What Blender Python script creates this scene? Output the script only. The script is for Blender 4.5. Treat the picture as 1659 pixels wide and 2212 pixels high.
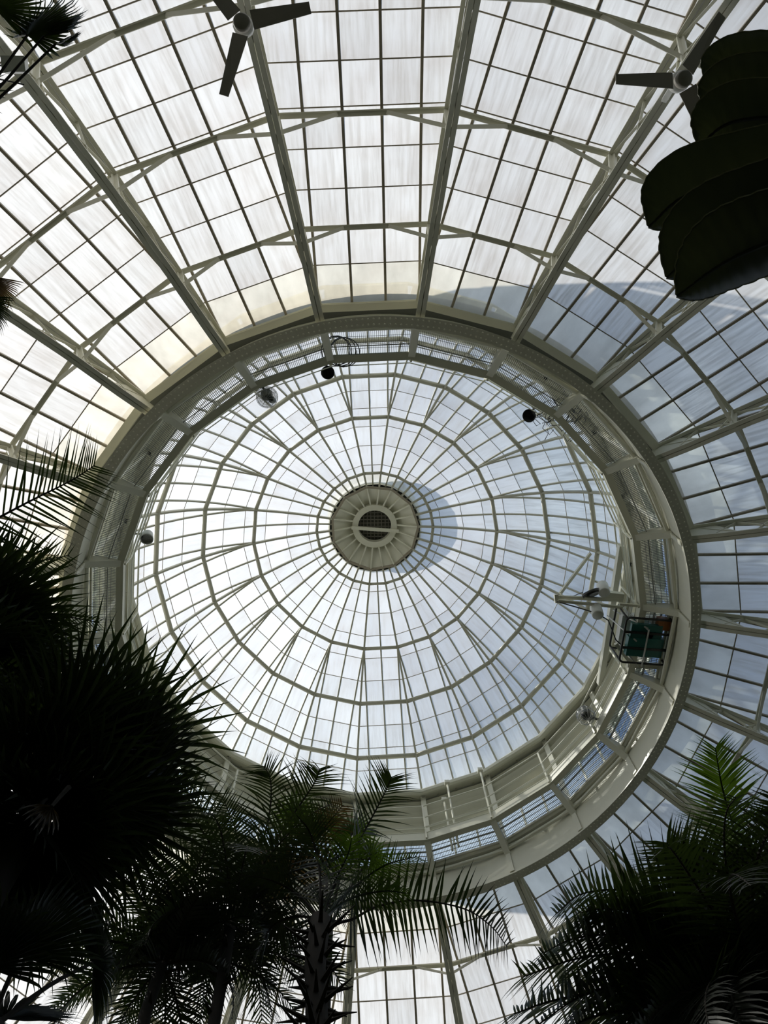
import bpy, math, random
from mathutils import Vector, Matrix
sin, cos, pi = math.sin, math.cos, math.pi
C = bpy.context.scene
for o in list(bpy.data.objects): bpy.data.objects.remove(o)
# ------------------------------------------------------------------ camera
S = 0.65                                   # metres per survey unit
CAM = Vector((-1.0301*S, -12.9281*S, 1.6))  # the dome axis is the world z axis
RX, RY = 0.2732, -0.0349
F = 1879.4; W, H = 1659, 2212
cx_, sx_, cy_, sy_ = cos(RX), sin(RX), cos(RY), sin(RY)
RM = Matrix(((1,0,0),(0,cx_,-sx_),(0,sx_,cx_))) @ Matrix(((cy_,0,sy_),(0,1,0),(-sy_,0,cy_)))
cam = bpy.data.cameras.new('camera'); co = bpy.data.objects.new('camera', cam); C.collection.objects.link(co)
r0, r1, r2 = RM[0], RM[1], RM[2]
co.matrix_world = Matrix(((r0[0],-r1[0],-r2[0],CAM.x),(r0[1],-r1[1],-r2[1],CAM.y),(r0[2],-r1[2],-r2[2],CAM.z),(0,0,0,1)))
cam.sensor_fit = 'AUTO'; cam.sensor_width = 36.0; cam.lens = 36.0*F/H; cam.clip_start = 0.05; cam.clip_end = 500
C.camera = co
def P(u, v, z):
    """world point seen at pixel (u,v) that lies z metres above the lens"""
    d = RM.transposed() @ Vector(((u-W/2)/F, (v-H/2)/F, 1.0))
    return CAM + d*(z/d.z)
# ------------------------------------------------------------------ sky, sun, exposure
C.view_settings.view_transform = 'Standard'; C.view_settings.look = 'None'
C.view_settings.gamma = 1.0; C.view_settings.use_curve_mapping = False
C.view_settings.exposure = 0.25
C.cycles.max_bounces = 8; C.cycles.transparent_max_bounces = 24; C.cycles.transmission_bounces = 6
C.cycles.diffuse_bounces = 4; C.cycles.caustics_reflective = False; C.cycles.caustics_refractive = False
C.cycles.use_denoising = True
wd = bpy.data.worlds.new('sky'); C.world = wd; wd.use_nodes = True
nt = wd.node_tree; nt.nodes.clear()
def N(tree, typ, **kw):
    n = tree.nodes.new(typ)
    for k, v in kw.items(): setattr(n, k, v)
    return n
out = N(nt,'ShaderNodeOutputWorld'); bg = N(nt,'ShaderNodeBackground'); sky = N(nt,'ShaderNodeTexSky')
sky.sky_type = 'NISHITA'; sky.sun_disc = False; sky.sun_elevation = math.radians(50); sky.sun_rotation = math.radians(-90)
tc = N(nt,'ShaderNodeTexCoord'); nz = N(nt,'ShaderNodeTexNoise'); nz.inputs['Scale'].default_value = 3.2; nz.inputs['Detail'].default_value = 7
rp = N(nt,'ShaderNodeValToRGB'); rp.color_ramp.elements[0].position = 0.38; rp.color_ramp.elements[1].position = 0.75
mx = N(nt,'ShaderNodeMixRGB'); mx.inputs[2].default_value = (7.7,8.4,9.1,1)
nt.links.new(tc.outputs['Generated'], nz.inputs['Vector']); nt.links.new(nz.outputs['Fac'], rp.inputs[0])
nt.links.new(rp.outputs[0], mx.inputs[0]); nt.links.new(sky.outputs[0], mx.inputs[1])
nt.links.new(mx.outputs[0], bg.inputs[0]); nt.links.new(bg.outputs[0], out.inputs[0])
bg.inputs[1].default_value = 0.108
SUN_AZ, SUN_EL = math.radians(179), math.radians(50)
sl = bpy.data.lights.new('sun','SUN'); sl.energy = 5.2; sl.angle = math.radians(0.6); sl.color = (1.0,0.93,0.84)
so = bpy.data.objects.new('sun', sl); C.collection.objects.link(so)
sd = Vector((cos(SUN_AZ)*cos(SUN_EL), sin(SUN_AZ)*cos(SUN_EL), sin(SUN_EL)))
so.rotation_euler = sd.to_track_quat('Z','Y').to_euler(); so.location = sd*60
# ------------------------------------------------------------------ materials
def mat(name, col, rough=0.5, metal=0.0, var=0.08, scale=6.0, bump=0.0):
    m = bpy.data.materials.new(name); m.use_nodes = True; t = m.node_tree
    b = t.nodes['Principled BSDF']; b.inputs['Roughness'].default_value = rough; b.inputs['Metallic'].default_value = metal
    c = N(t,'ShaderNodeTexCoord'); n = N(t,'ShaderNodeTexNoise'); n.inputs['Scale'].default_value = scale; n.inputs['Detail'].default_value = 4
    r = N(t,'ShaderNodeMixRGB'); r.inputs[1].default_value = (*[x*(1-var) for x in col],1); r.inputs[2].default_value = (*[min(1,x*(1+var)) for x in col],1)
    t.links.new(c.outputs['Object'], n.inputs['Vector']); t.links.new(n.outputs['Fac'], r.inputs[0]); t.links.new(r.outputs[0], b.inputs['Base Color'])
    if bump:
        bp = N(t,'ShaderNodeBump'); bp.inputs['Strength'].default_value = bump; t.links.new(n.outputs['Fac'], bp.inputs['Height']); t.links.new(bp.outputs[0], b.inputs['Normal'])
    return m
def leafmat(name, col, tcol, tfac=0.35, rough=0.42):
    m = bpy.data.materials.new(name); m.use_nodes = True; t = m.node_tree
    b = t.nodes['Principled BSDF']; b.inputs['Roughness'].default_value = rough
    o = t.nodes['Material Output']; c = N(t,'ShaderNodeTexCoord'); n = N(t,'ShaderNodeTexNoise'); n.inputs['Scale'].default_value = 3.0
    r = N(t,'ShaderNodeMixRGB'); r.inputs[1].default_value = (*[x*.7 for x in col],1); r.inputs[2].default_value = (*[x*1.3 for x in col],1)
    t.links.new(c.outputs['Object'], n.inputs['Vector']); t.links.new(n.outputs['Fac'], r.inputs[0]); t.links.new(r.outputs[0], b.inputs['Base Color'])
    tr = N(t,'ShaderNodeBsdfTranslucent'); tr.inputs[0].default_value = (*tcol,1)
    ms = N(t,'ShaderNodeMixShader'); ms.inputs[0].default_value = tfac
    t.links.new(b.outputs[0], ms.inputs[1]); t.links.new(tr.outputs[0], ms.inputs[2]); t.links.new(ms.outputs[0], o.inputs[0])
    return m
def frosted(name, tcol, dcol, tr_lo, tr_hi, streak=1.0, dif=.32):
    """whitewashed horticultural glass: diffuse transmission in streaks, some clear view"""
    m = bpy.data.materials.new(name); m.use_nodes = True; t = m.node_tree; t.nodes.clear(); L = t.links.new
    o = N(t,'ShaderNodeOutputMaterial'); uv = N(t,'ShaderNodeUVMap'); oi = N(t,'ShaderNodeObjectInfo')
    cb = N(t,'ShaderNodeCombineXYZ'); m1 = N(t,'ShaderNodeMath',operation='MULTIPLY'); m1.inputs[1].default_value = 37.0
    L(oi.outputs['Random'], m1.inputs[0]); L(m1.outputs[0], cb.inputs[2]); L(m1.outputs[0], cb.inputs[0])
    ad = N(t,'ShaderNodeVectorMath',operation='ADD'); L(uv.outputs[0], ad.inputs[0]); L(cb.outputs[0], ad.inputs[1])
    mp = N(t,'ShaderNodeMapping'); mp.inputs['Scale'].default_value = (14*streak, 1.0, 1); L(ad.outputs[0], mp.inputs[0])
    n1 = N(t,'ShaderNodeTexNoise'); n1.inputs['Scale'].default_value = 1.0; n1.inputs['Detail'].default_value = 5; n1.inputs['Roughness'].default_value = .65; L(mp.outputs[0], n1.inputs['Vector'])
    n2 = N(t,'ShaderNodeTexNoise'); n2.inputs['Scale'].default_value = 1.7; n2.inputs['Detail'].default_value = 3; L(ad.outputs[0], n2.inputs['Vector'])
    mr = N(t,'ShaderNodeMapRange'); mr.inputs[1].default_value = .3; mr.inputs[2].default_value = .7; mr.inputs[3].default_value = tr_lo; mr.inputs[4].default_value = tr_hi; L(n1.outputs[0], mr.inputs[0])
    # dust colour: brownish grime toward the lapped edge, pane to pane variation
    gr = N(t,'ShaderNodeMixRGB'); gr.inputs[1].default_value = (*tcol,1); gr.inputs[2].default_value = (tcol[0]*.84,tcol[1]*.79,tcol[2]*.75,1)
    m2 = N(t,'ShaderNodeMapRange'); m2.inputs[1].default_value = .45; m2.inputs[2].default_value = .75; m2.inputs[4].default_value = .55; L(n2.outputs[0], m2.inputs[0])
    sx = N(t,'ShaderNodeSeparateXYZ'); L(uv.outputs[0], sx.inputs[0]); m4 = N(t,'ShaderNodeMapRange'); m4.interpolation_type='SMOOTHSTEP'; m4.inputs[1].default_value=.25; m4.inputs[2].default_value=.85; m4.inputs[4].default_value=.3; L(sx.outputs[1], m4.inputs[0])
    m5 = N(t,'ShaderNodeMath',operation='ADD',use_clamp=True); L(m2.outputs[0], m5.inputs[0]); L(m4.outputs[0], m5.inputs[1]); L(m5.outputs[0], gr.inputs[0])
    hv = N(t,'ShaderNodeHueSaturation'); m3 = N(t,'ShaderNodeMapRange'); m3.inputs[3].default_value = .84; m3.inputs[4].default_value = 1.0
    L(oi.outputs['Random'], m3.inputs[0]); L(m3.outputs[0], hv.inputs['Value']); sk = N(t,'ShaderNodeMapRange'); sk.inputs[1].default_value=.35; sk.inputs[2].default_value=.65; sk.inputs[3].default_value=.74; sk.inputs[4].default_value=1.06; L(n1.outputs[0], sk.inputs[0])
    vm = N(t,'ShaderNodeVectorMath',operation='SCALE'); L(gr.outputs[0], vm.inputs[0]); L(sk.outputs[0], vm.inputs[3]); L(vm.outputs[0], hv.inputs['Color'])
    tl = N(t,'ShaderNodeBsdfTranslucent'); L(hv.outputs[0], tl.inputs[0])
    df = N(t,'ShaderNodeBsdfDiffuse'); df.inputs[0].default_value = (*dcol,1)
    a = N(t,'ShaderNodeMixShader'); a.inputs[0].default_value = dif; L(tl.outputs[0], a.inputs[1]); L(df.outputs[0], a.inputs[2])
    tp = N(t,'ShaderNodeBsdfTransparent'); tp.inputs[0].default_value = (.92,.96,.97,1)
    b = N(t,'ShaderNodeMixShader'); L(mr.outputs[0], b.inputs[0]); L(a.outputs[0], b.inputs[1]); L(tp.outputs[0], b.inputs[2])
    L(b.outputs[0], o.inputs[0]); return m
def clear(name, col, gloss=.06):
    m = bpy.data.materials.new(name); m.use_nodes = True; t = m.node_tree; t.nodes.clear()
    o = N(t,'ShaderNodeOutputMaterial'); tp = N(t,'ShaderNodeBsdfTransparent'); tp.inputs[0].default_value = (*col,1)
    g = N(t,'ShaderNodeBsdfGlossy'); g.inputs['Roughness'].default_value = .08
    ms = N(t,'ShaderNodeMixShader'); ms.inputs[0].default_value = gloss
    t.links.new(tp.outputs[0], ms.inputs[1]); t.links.new(g.outputs[0], ms.inputs[2]); t.links.new(ms.outputs[0], o.inputs[0]); return m
M = dict(
 paint=mat('cream_grey_paint',(.77,.755,.63),.38,0,.06,2.5),
 dpaint=mat('backlit_dome_paint',(.47,.46,.37),.45,0,.1,4),  # same cream paint, coloured darker as it looks against bright glass
 bar=mat('weathered_glazing_bar',(.34,.30,.23),.6,0,.2,8),
 dark=mat('dark_backing_sheet',(.16,.16,.13),.7),  # dark tone puts shade into the girder gap; also backs the grille
 frost=frosted('whitewashed_glass',(.85,.845,.835),(.75,.77,.8),.04,.30),
 cream=frosted('plain_frosted_glass',(1.0,.95,.80),(.6,.6,.58),.22,.34,.15),
 domeg=frosted('dome_glass',(.93,.94,.95),(.82,.84,.86),.24,.56,.9,.30),
 outer=clear('glass_outer_face',(.97,.985,.985),.0),
 clearg=clear('clear_window_glass',(.86,.93,.95),.05),
 soil=mat('dark_planting_soil',(.035,.04,.02),.9,0,.4,1.0),
 grate=mat('galvanised_grating',(.30,.31,.29),.5,.3),
 steel=mat('galvanised_steel',(.55,.55,.53),.35,.7),
 white=mat('white_painted_metal',(.8,.8,.77),.4),
 fan=mat('brown_grey_fan_paint',(.34,.31,.27),.5),
 black=mat('black_enamel',(.02,.02,.02),.35),
 lens=mat('dark_lamp_glass',(.03,.03,.035),.1),
 glassy=clear('clear_lamp_globe',(.85,.85,.85),.2),
 teal=mat('teal_engine_paint',(.006,.11,.10),.35),
 orange=mat('rusty_orange_label',(.35,.12,.03),.5),
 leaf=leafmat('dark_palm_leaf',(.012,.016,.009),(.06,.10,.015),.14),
 leafg=leafmat('green_sunlit_palm_leaf',(.018,.034,.008),(.12,.22,.015),.28),  # greener leaf; on the lower right palm the colour stands for sunlight
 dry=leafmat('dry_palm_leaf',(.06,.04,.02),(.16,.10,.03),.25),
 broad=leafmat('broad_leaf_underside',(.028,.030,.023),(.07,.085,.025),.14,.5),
 margin=mat('pale_leaf_margin',(.42,.40,.30),.6),
 bark=mat('palm_bark',(.035,.028,.02),.9,0,.35,9,.5),
)
_t=M['broad'].node_tree; _n=[n for n in _t.nodes if n.type=='TEX_NOISE'][0]; _mp=N(_t,'ShaderNodeMapping'); _mp.inputs['Scale'].default_value=(9,1.2,1.2)
_c=[n for n in _t.nodes if n.type=='TEX_COORD'][0]; _t.links.new(_c.outputs['Object'],_mp.inputs[0]); _t.links.new(_mp.outputs[0],_n.inputs['Vector'])
# ------------------------------------------------------------------ mesh builders
class MB:
    def __init__(s): s.v=[]; s.f=[]; s.m=[]; s.uv=[]
    def face(s, idx, m=0, uv=None): s.f.append(idx); s.m.append(m); s.uv.append(uv)
    def hexa(s, p, m=0):
        """eight corners: bottom loop then top loop"""
        b=len(s.v); s.v += [tuple(q) for q in p]
        for q in ((3,2,1,0),(4,5,6,7),(0,1,5,4),(1,2,6,5),(2,3,7,6),(3,0,4,7)): s.face([b+i for i in q], m)
    def beam(s, p0, p1, w, h, up=(0,0,1), w1=None, h1=None, m=0):
        p0,p1=Vector(p0),Vector(p1); d=(p1-p0).normalized(); x=d.cross(Vector(up))
        if x.length<1e-5: x=d.cross(Vector((1,0,0)))
        x.normalize(); y=x.cross(d); w1=w if w1 is None else w1; h1=h if h1 is None else h1
        q=[p0-x*w/2-y*h/2,p0+x*w/2-y*h/2,p0+x*w/2+y*h/2,p0-x*w/2+y*h/2, p1-x*w1/2-y*h1/2,p1+x*w1/2-y*h1/2,p1+x*w1/2+y*h1/2,p1-x*w1/2+y*h1/2]
        s.hexa(q,m)
    def strip(s, pts, w, h, side=(1,0,0), m=0):
        """box section swept along a polyline; side = width direction"""
        sd_=Vector(side).normalized(); b=len(s.v); n=len(pts); pts=[Vector(p) for p in pts]
        for i,p in enumerate(pts):
            d=(pts[min(i+1,n-1)]-pts[max(i-1,0)]).normalized(); nn=sd_.cross(d).normalized()
            for a,c in ((-1,-1),(1,-1),(1,1),(-1,1)): s.v.append(tuple(p+sd_*w/2*a+nn*h/2*c))
        for i in range(n-1):
            for k in range(4): s.face([b+4*i+k,b+4*i+(k+1)%4,b+4*i+4+(k+1)%4,b+4*i+4+k],m)
        s.face([b+3,b+2,b+1,b],m); e=b+4*(n-1); s.face([e,e+1,e+2,e+3],m)
    def tube(s, pts, r, n=6, r1=None, closed=False, m=0, caps=True):
        pts=[Vector(p) for p in pts]; k=len(pts); b=len(s.v); ref=None
        for i,p in enumerate(pts):
            if closed: d=pts[(i+1)%k]-pts[i-1]
            else: d=pts[min(i+1,k-1)]-pts[max(i-1,0)]
            d.normalize()
            if ref is None: ref=d.orthogonal().normalized()
            ref=(ref-d*ref.dot(d)).normalized(); y=d.cross(ref)
            rr=r if r1 is None else r+(r1-r)*i/max(1,k-1)
            for j in range(n): a=2*pi*j/n; s.v.append(tuple(p+ref*cos(a)*rr+y*sin(a)*rr))
        for i in range(k if closed else k-1):
            for j in range(n):
                i2=(i+1)%k; s.face([b+i*n+j,b+i*n+(j+1)%n,b+i2*n+(j+1)%n,b+i2*n+j],m)
        if not closed and caps: s.face([b+j for j in range(n)][::-1],m); s.face([b+(k-1)*n+j for j in range(n)],m)
    def lathe(s, prof, n=24, o=(0,0,0), ax=(0,0,1), m=0, cap=True):
        o=Vector(o); ax=Vector(ax).normalized(); x=ax.orthogonal().normalized(); y=ax.cross(x); b=len(s.v); k=len(prof)
        for r,z in prof:
            for j in range(n): a=2*pi*j/n; s.v.append(tuple(o+ax*z+x*cos(a)*r+y*sin(a)*r))
        for i in range(k-1):
            for j in range(n): s.face([b+i*n+j,b+i*n+(j+1)%n,b+(i+1)*n+(j+1)%n,b+(i+1)*n+j],m)
        if cap and prof[0][0]>1e-4: s.face([b+j for j in range(n)][::-1],m)
        if cap and prof[-1][0]>1e-4: s.face([b+(k-1)*n+j for j in range(n)],m)
    def pane(s, q, th=.008):
        """q: four (or three) inner corners; inner face frosted (slot 0), the rest clear (slot 1)"""
        q=[Vector(p) for p in q]; n=(q[1]-q[0]).cross(q[2]-q[0]).normalized(); b=len(s.v); k=len(q)
        e=(q[1]-q[0]).normalized(); f=n.cross(e)
        s.v += [tuple(p) for p in q]+[tuple(p+n*th) for p in q]
        uvs=[((p-q[0]).dot(e),(p-q[0]).dot(f)) for p in q]
        s.face(list(range(b+k-1,b-1,-1)),0,uvs[::-1]); s.face([b+k+i for i in range(k)],1)
        for i in range(k): j=(i+1)%k; s.face([b+i,b+j,b+k+j,b+k+i],1)
    def mesh(s, name, mats, smooth=False):
        me=bpy.data.meshes.new(name); me.from_pydata(s.v,[],s.f)
        for m in (mats if isinstance(mats,(list,tuple)) else [mats]): me.materials.append(m)
        if any(s.m): me.polygons.foreach_set('material_index', s.m)
        if any(u is not None for u in s.uv):
            lay=me.uv_layers.new(name='UVMap'); i=0
            for f,u in zip(s.f,s.uv):
                for k in range(len(f)):
                    if u is not None: lay.data[i].uv=u[k]
                    i+=1
        if smooth: me.polygons.foreach_set('use_smooth',[True]*len(s.f))
        me.update(); return me
LINK = C.collection.objects.link
def put(name, me, parent=None, kind=None, **pr):
    o=bpy.data.objects.new(name, me); LINK(o)
    if parent is not None: o.parent=parent
    if kind: o['kind']=kind
    for k,v in pr.items(): o[k]=v
    return o
def empty(name, label, cat, loc=(0,0,0), rz=0, group=None, kind=None):
    o=bpy.data.objects.new(name,None); LINK(o); o.location=loc; o.rotation_euler=(0,0,rz); o.empty_display_size=.2
    o['label']=label; o['category']=cat
    if group: o['group']=group
    if kind: o['kind']=kind
    return o
def Z(h): return h*S+1.6
def YZ(R,h,x=0.0): return Vector((x*S,R*S,Z(h)))         # bay frame: x across, y outward
NB=22; PH=-0.1842; HALF=pi/NB
def bay_rot(i): return PH+2*pi*i/NB+pi                     # i whole = rib plane, i+.5 = bay centre
tanH=math.tan(HALF); cosH=cos(HALF)
# ------------------------------------------------------------------ ground and outer wall
mb=MB(); mb.lathe([(23.9*S,-.3),(23.9*S,0),(0.001,0)],44); put('floor',mb.mesh('floor',M['soil']),kind='structure',label='dark planted soil floor under the palms',category='floor')
mb=MB(); rim=[]
for i in range(NB+1):
    t=PH+2*pi*i/NB; rim.append(Vector((sin(t),-cos(t),0)))
RW=23.6*S
wall=empty('wall_round','glazed outer wall standing on a low masonry base below the roof','wall',kind='structure')
for i in range(NB): mb.beam(rim[i]*RW+Vector((0,0,.5)),rim[i+1]*RW+Vector((0,0,.5)),.35,1.0)
put('masonry_base',mb.mesh('masonry_base',M['paint']),wall)
mb=MB(); ZT=Z(22.55)
for i in range(NB): mb.beam(rim[i]*RW,rim[i]*RW+Vector((0,0,ZT)),.22,.22)
for i in range(NB):
    for z in (1.1,6.,11.,ZT-.1): mb.beam(rim[i]*RW+Vector((0,0,z)),rim[i+1]*RW+Vector((0,0,z)),.12,.16)
put('wall_frame',mb.mesh('wall_frame',M['paint']),wall)
mb=MB()
for i in range(NB):
    for k in range(3):
        for z0,z1 in ((1.1,6.),(6.,11.),(11.,ZT)):
            a=rim[i].lerp(rim[i+1],k/3)*RW; b=rim[i].lerp(rim[i+1],(k+1)/3)*RW
            mb.pane([b+Vector((0,0,z0)),a+Vector((0,0,z0)),a+Vector((0,0,z1)),b+Vector((0,0,z1))])
put('glazing',mb.mesh('glazing',[M['clearg'],M['outer']]),wall,kind='stuff')
# unseen trees added outside the clear wall to dim the light from the sides
rnd=random.Random(4); mb=MB()
for k in range(46):
    a=2*pi*k/46; r=rnd.uniform(20,24); hh=rnd.uniform(14.5,18.0); rr=rnd.uniform(2.0,2.7); b=(cos(a)*r,sin(a)*r,0)
    pr=[(.25,0),(.22,1.0),(rr*.6,.8),(rr,hh*.25),(rr*1.05,hh*.5),(rr*.9,hh*.75),(rr*.5,hh*.94),(.01,hh)]; v0=len(mb.v); mb.lathe(pr,9,o=b)
    for i in range(v0,len(mb.v)): x,y,z=mb.v[i]; mb.v[i]=(x+rnd.uniform(-.3,.3),y+rnd.uniform(-.3,.3),z if z<1.2 else z+rnd.uniform(-.5,.5))
put('light_dimming_trees',mb.mesh('light_dimming_trees',M['leaf']),kind='stuff',label='unseen belt of dark trees added to dim light through the glass wall',category='trees')
mb=MB(); mb.lathe([(120,-.35),(.01,-.34)],48,cap=False); put('ground',mb.mesh('ground',M['soil']),kind='structure',label='dark lawn outside the glass house',category='ground')
mb=MB(); rnd=random.Random(9)  # unseen foliage added inside the wall to keep the undersides above dark
for k in range(5200):
    a=rnd.uniform(0,2*pi); r=rnd.uniform(11.0,14.9); z=rnd.uniform(.3,9.5)*rnd.uniform(.4,1); p=Vector((cos(a)*r,sin(a)*r,z))
    d=Vector((rnd.uniform(-1,1),rnd.uniform(-1,1),rnd.uniform(-.6,.9))).normalized(); q=d.orthogonal().normalized()*rnd.uniform(.14,.3); l=d*rnd.uniform(.5,1.1); b=len(mb.v)
    mb.v += [tuple(p),tuple(p+l*.5-q),tuple(p+l+Vector((0,0,-.15))),tuple(p+l*.5+q)]; mb.face([b,b+1,b+2,b+3])
o=put('light_dimming_foliage',mb.mesh('light_dimming_foliage',M['leaf']),kind='stuff',label='unseen dark foliage added along the glass wall to dim side light',category='foliage')
# ------------------------------------------------------------------ lower roof: 22 glazed bays
ROOF=[(11.854,30.181),(14.19,28.93),(17.216,27.279),(20.03,25.381),(23.5,22.55)]
def zr(a):
    for (a0,h0),(a1,h1) in zip(ROOF,ROOF[1:]):
        if a<=a1: return h0+(h1-h0)*(a-a0)/(a1-a0)
    return ROOF[-1][1]
AW=11.854*tanH*2/3
ROWS=[11.854,13.10,14.25,15.32,16.40,17.42,18.47,19.50,20.5,21.5,22.5,23.5]
def rp(x,a,dz=0): return Vector((x*S,a*S,Z(zr(a))+dz))
roof_meshes=[]
for r in range(len(ROWS)-1):
    a0,a1=ROWS[r],ROWS[r+1]; g=M['cream'] if r==0 else M['frost']
    h0,h1=a0*tanH,a1*tanH
    cells=[]
    for k in range(3): cells.append([(-1.5*AW+k*AW,a1),(-1.5*AW+(k+1)*AW,a1),(-1.5*AW+(k+1)*AW,a0),(-1.5*AW+k*AW,a0)])
    for sg in (1,-1):
        cuts=[1.5*AW,min(2.5*AW,h1),h1]
        for c0,c1 in ((1.5*AW,2.5*AW),(2.5*AW,3.5*AW)):
            if h1-c0<.02: continue
            q=[(c0,a1),(min(c1,h1),a1),(max(c0,min(c1,h0)),a0),(c0,a0)]
            if h0-c0<.02: q=q[:2]+[(c0,max(a0,c0/tanH))]
            if sg<0: q=[(-x,a) for x,a in q][::-1]
            cells.append(q)
    for q in cells:
        m_=MB(); m_.pane([rp(x,a) for x,a in q]); roof_meshes.append(('pane',m_.mesh('pane',[g,M['outer']])))
for k in (-2.5,-1.5,-.5,.5,1.5,2.5):
    a_start=max(11.854,abs(k)*AW/tanH); pts=[rp(k*AW,a,-.035) for a in [a_start]+[a for a,_ in ROOF[1:-1] if a>a_start+.1]+[23.5]]
    m_=MB(); m_.strip(pts,.052,.07); roof_meshes.append(('glazing_bar',m_.mesh('glazing_bar',M['bar'])))
for a in ROWS[1:-1]:
    m_=MB(); m_.beam(rp(-a*tanH,a,-.012),rp(a*tanH,a,-.012),.022,.024); roof_meshes.append(('joint_strip',m_.mesh('joint_strip',M['bar'])))
INN=[(11.42,29.0),(12.45,28.32),(14.3,27.25),(15.7,26.25),(17.2,25.05),(18.6,23.8),(20.0,22.35),(21.6,20.3),(22.6,18.4)]
def hin(R):
    for (a0,h0),(a1,h1) in zip(INN,INN[1:]):
        if R<=a1: return h0+(h1-h0)*(R-a0)/(a1-a0)
    return INN[-1][1]
PDEL=[.57,.83,1.12]
def hout(R): return zr(R*cosH)-.36
# purlins with their knee braces (angle sections)
PUR=[14.19,17.216,20.03]
for a,de in zip(PUR,PDEL):
    m_=MB(); z=-.13; m_.beam(rp(-a*tanH*.985,a,z),rp(a*tanH*.985,a,z),.10,.03); m_.beam(rp(-a*tanH*.985,a+.07,z+.05),rp(a*tanH*.985,a+.07,z+.05),.025,.11)
    roof_meshes.append(('purlin',m_.mesh('purlin',M['paint'])))
    for sg in (1,-1):
        R=a/cosH; q=.72; rb=R-de*q; hb=hout(R)+(hin(R-de)-hout(R))*q; e_=YZ(rb*cosH,hb,sg*(rb*sin(HALF)-.09)); p_=rp(sg*AW*.62,a,-.15)
        m_=MB(); m_.beam(p_,e_,.075,.02); m_.beam(p_+Vector((0,.03,.03)),e_+Vector((0,.03,.03)),.016,.06)
        roof_meshes.append(('knee_brace',m_.mesh('knee_brace',M['paint'])))
# curb beam the glass ends on, and the dark gap behind it
m_=MB(); hw=11.6*tanH
m_.beam(YZ(11.70,29.98,-hw),YZ(11.70,29.98,hw),.16,.20); m_.beam(YZ(11.84,30.08,-hw),YZ(11.84,30.08,hw),.03,.14)
roof_meshes.append(('curb_beam',m_.mesh('curb_beam',M['paint'])))
for i in range(NB):
    b=empty('roof_bay','bay of whitewashed glass panes between two curved trusses of the lower roof','roof bay',rz=bay_rot(i+.5),group='glazed bays of the lower roof',kind='structure')
    for n_,me in roof_meshes: put(n_,me,b)
# ------------------------------------------------------------------ roof trusses
OUT=[(R/cosH,zr(R)-.36) for R in (11.75,13,14.19,15.7,17.216,18.6,20.03,21.6,23.2)]
def hout(R): return zr(R*cosH)-.36
tm=[]
for sg in (-1,1):
    m_=MB(); m_.strip([YZ(R,h)+Vector((sg*.052,0,0)) for R,h in INN],.088,.035); m_.strip([YZ(R,h)+Vector((sg*.014,0,.055)) for R,h in INN],.014,.10)
    tm.append(('inner_chord',m_.mesh('inner_chord',M['paint'])))
    m_=MB(); m_.strip([YZ(R,h)+Vector((sg*.046,0,0)) for R,h in OUT],.078,.03); m_.strip([YZ(R,h)+Vector((sg*.014,0,.05)) for R,h in OUT],.014,.09)
    tm.append(('outer_chord',m_.mesh('outer_chord',M['paint'])))
for a,de in zip(PUR,PDEL):
    R=a/cosH; m_=MB(); m_.beam(YZ(R,hout(R)+.05),YZ(R-de,hin(R-de)-.02),.17,.03,up=(0,1,0)); m_.beam(YZ(R,hout(R)+.05),YZ(R-de,hin(R-de)-.02),.02,.16,up=(0,1,0)); tm.append(('post',m_.mesh('post',M['paint'])))
nodes=[11.95,13.2,14.33,15.85,17.4,18.8,20.25,21.6]
for R0,R1 in zip(nodes,nodes[1:]):
    for a,b in (((R0,hout(R0)),(R1,hin(R1))),((R0,hin(R0)),(R1,hout(R1)))):
        m_=MB(); m_.beam(YZ(*a),YZ(*b),.05,.018,up=(0,1,0)); tm.append(('lattice_bar',m_.mesh('lattice_bar',M['paint'])))
m_=MB()                                     # solid end plate at the ring girder
q=[(11.45,29.0),(11.45,29.9),(12.0,29.75),(12.9,29.22),(12.3,28.75),(12.45,28.35)]
q=[(11.45,29.0),(11.5,29.95),(12.55,29.5),(12.95,28.3)]
m_.hexa([YZ(R,h)+Vector((-.012,0,0)) for R,h in q]+[YZ(R,h)+Vector((.012,0,0)) for R,h in q]); tm.append(('gusset_plate',m_.mesh('gusset_plate',M['paint'])))
m_=MB(); m_.beam(YZ(22.6,18.4),YZ(22.9,18.4-25),.24,.24); 
cz=Vector((0,22.7*S,0)); m_=MB(); m_.beam(cz,cz+Vector((0,0,Z(18.5))),.24,.26,up=(0,1,0)); tm.append(('column',m_.mesh('column',M['paint'])))
for i in range(NB):
    t=empty('roof_truss','cream painted curved lattice truss rising from its column to the ring girder','truss',rz=bay_rot(i),group='curved trusses under the lower roof',kind='structure')
    for n_,me in tm: put(n_,me,t)
# ------------------------------------------------------------------ ring girder
def ring(prof, n=132): m=MB(); m.lathe([(r*S,Z(h)) for r,h in prof+prof[:1]],n,cap=False); return m
g=empty('ring_girder','circular riveted plate girder carrying the drum of the dome','girder',kind='structure')
put('bottom_flange',ring([(11.08,28.78),(11.45,28.78),(11.45,28.84),(11.08,28.84)]).mesh('bottom_flange',M['paint'],False),g)
put('web_plate',ring([(11.14,28.84),(11.20,28.84),(11.20,30.45),(11.14,30.45)]).mesh('web_plate',M['paint'],False),g)
put('top_flange',ring([(11.12,30.45),(11.42,30.45),(11.42,30.51),(11.12,30.51)]).mesh('top_flange',M['paint'],False),g)
put('gap_shade_sheet',ring([(11.3,30.52),(12.1,30.52),(12.1,30.56),(11.3,30.56)]).mesh('gap_shade_sheet',M['dark'],False),g)  # dark colour paints the shade of the gap above the girder
m_=MB()
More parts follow.
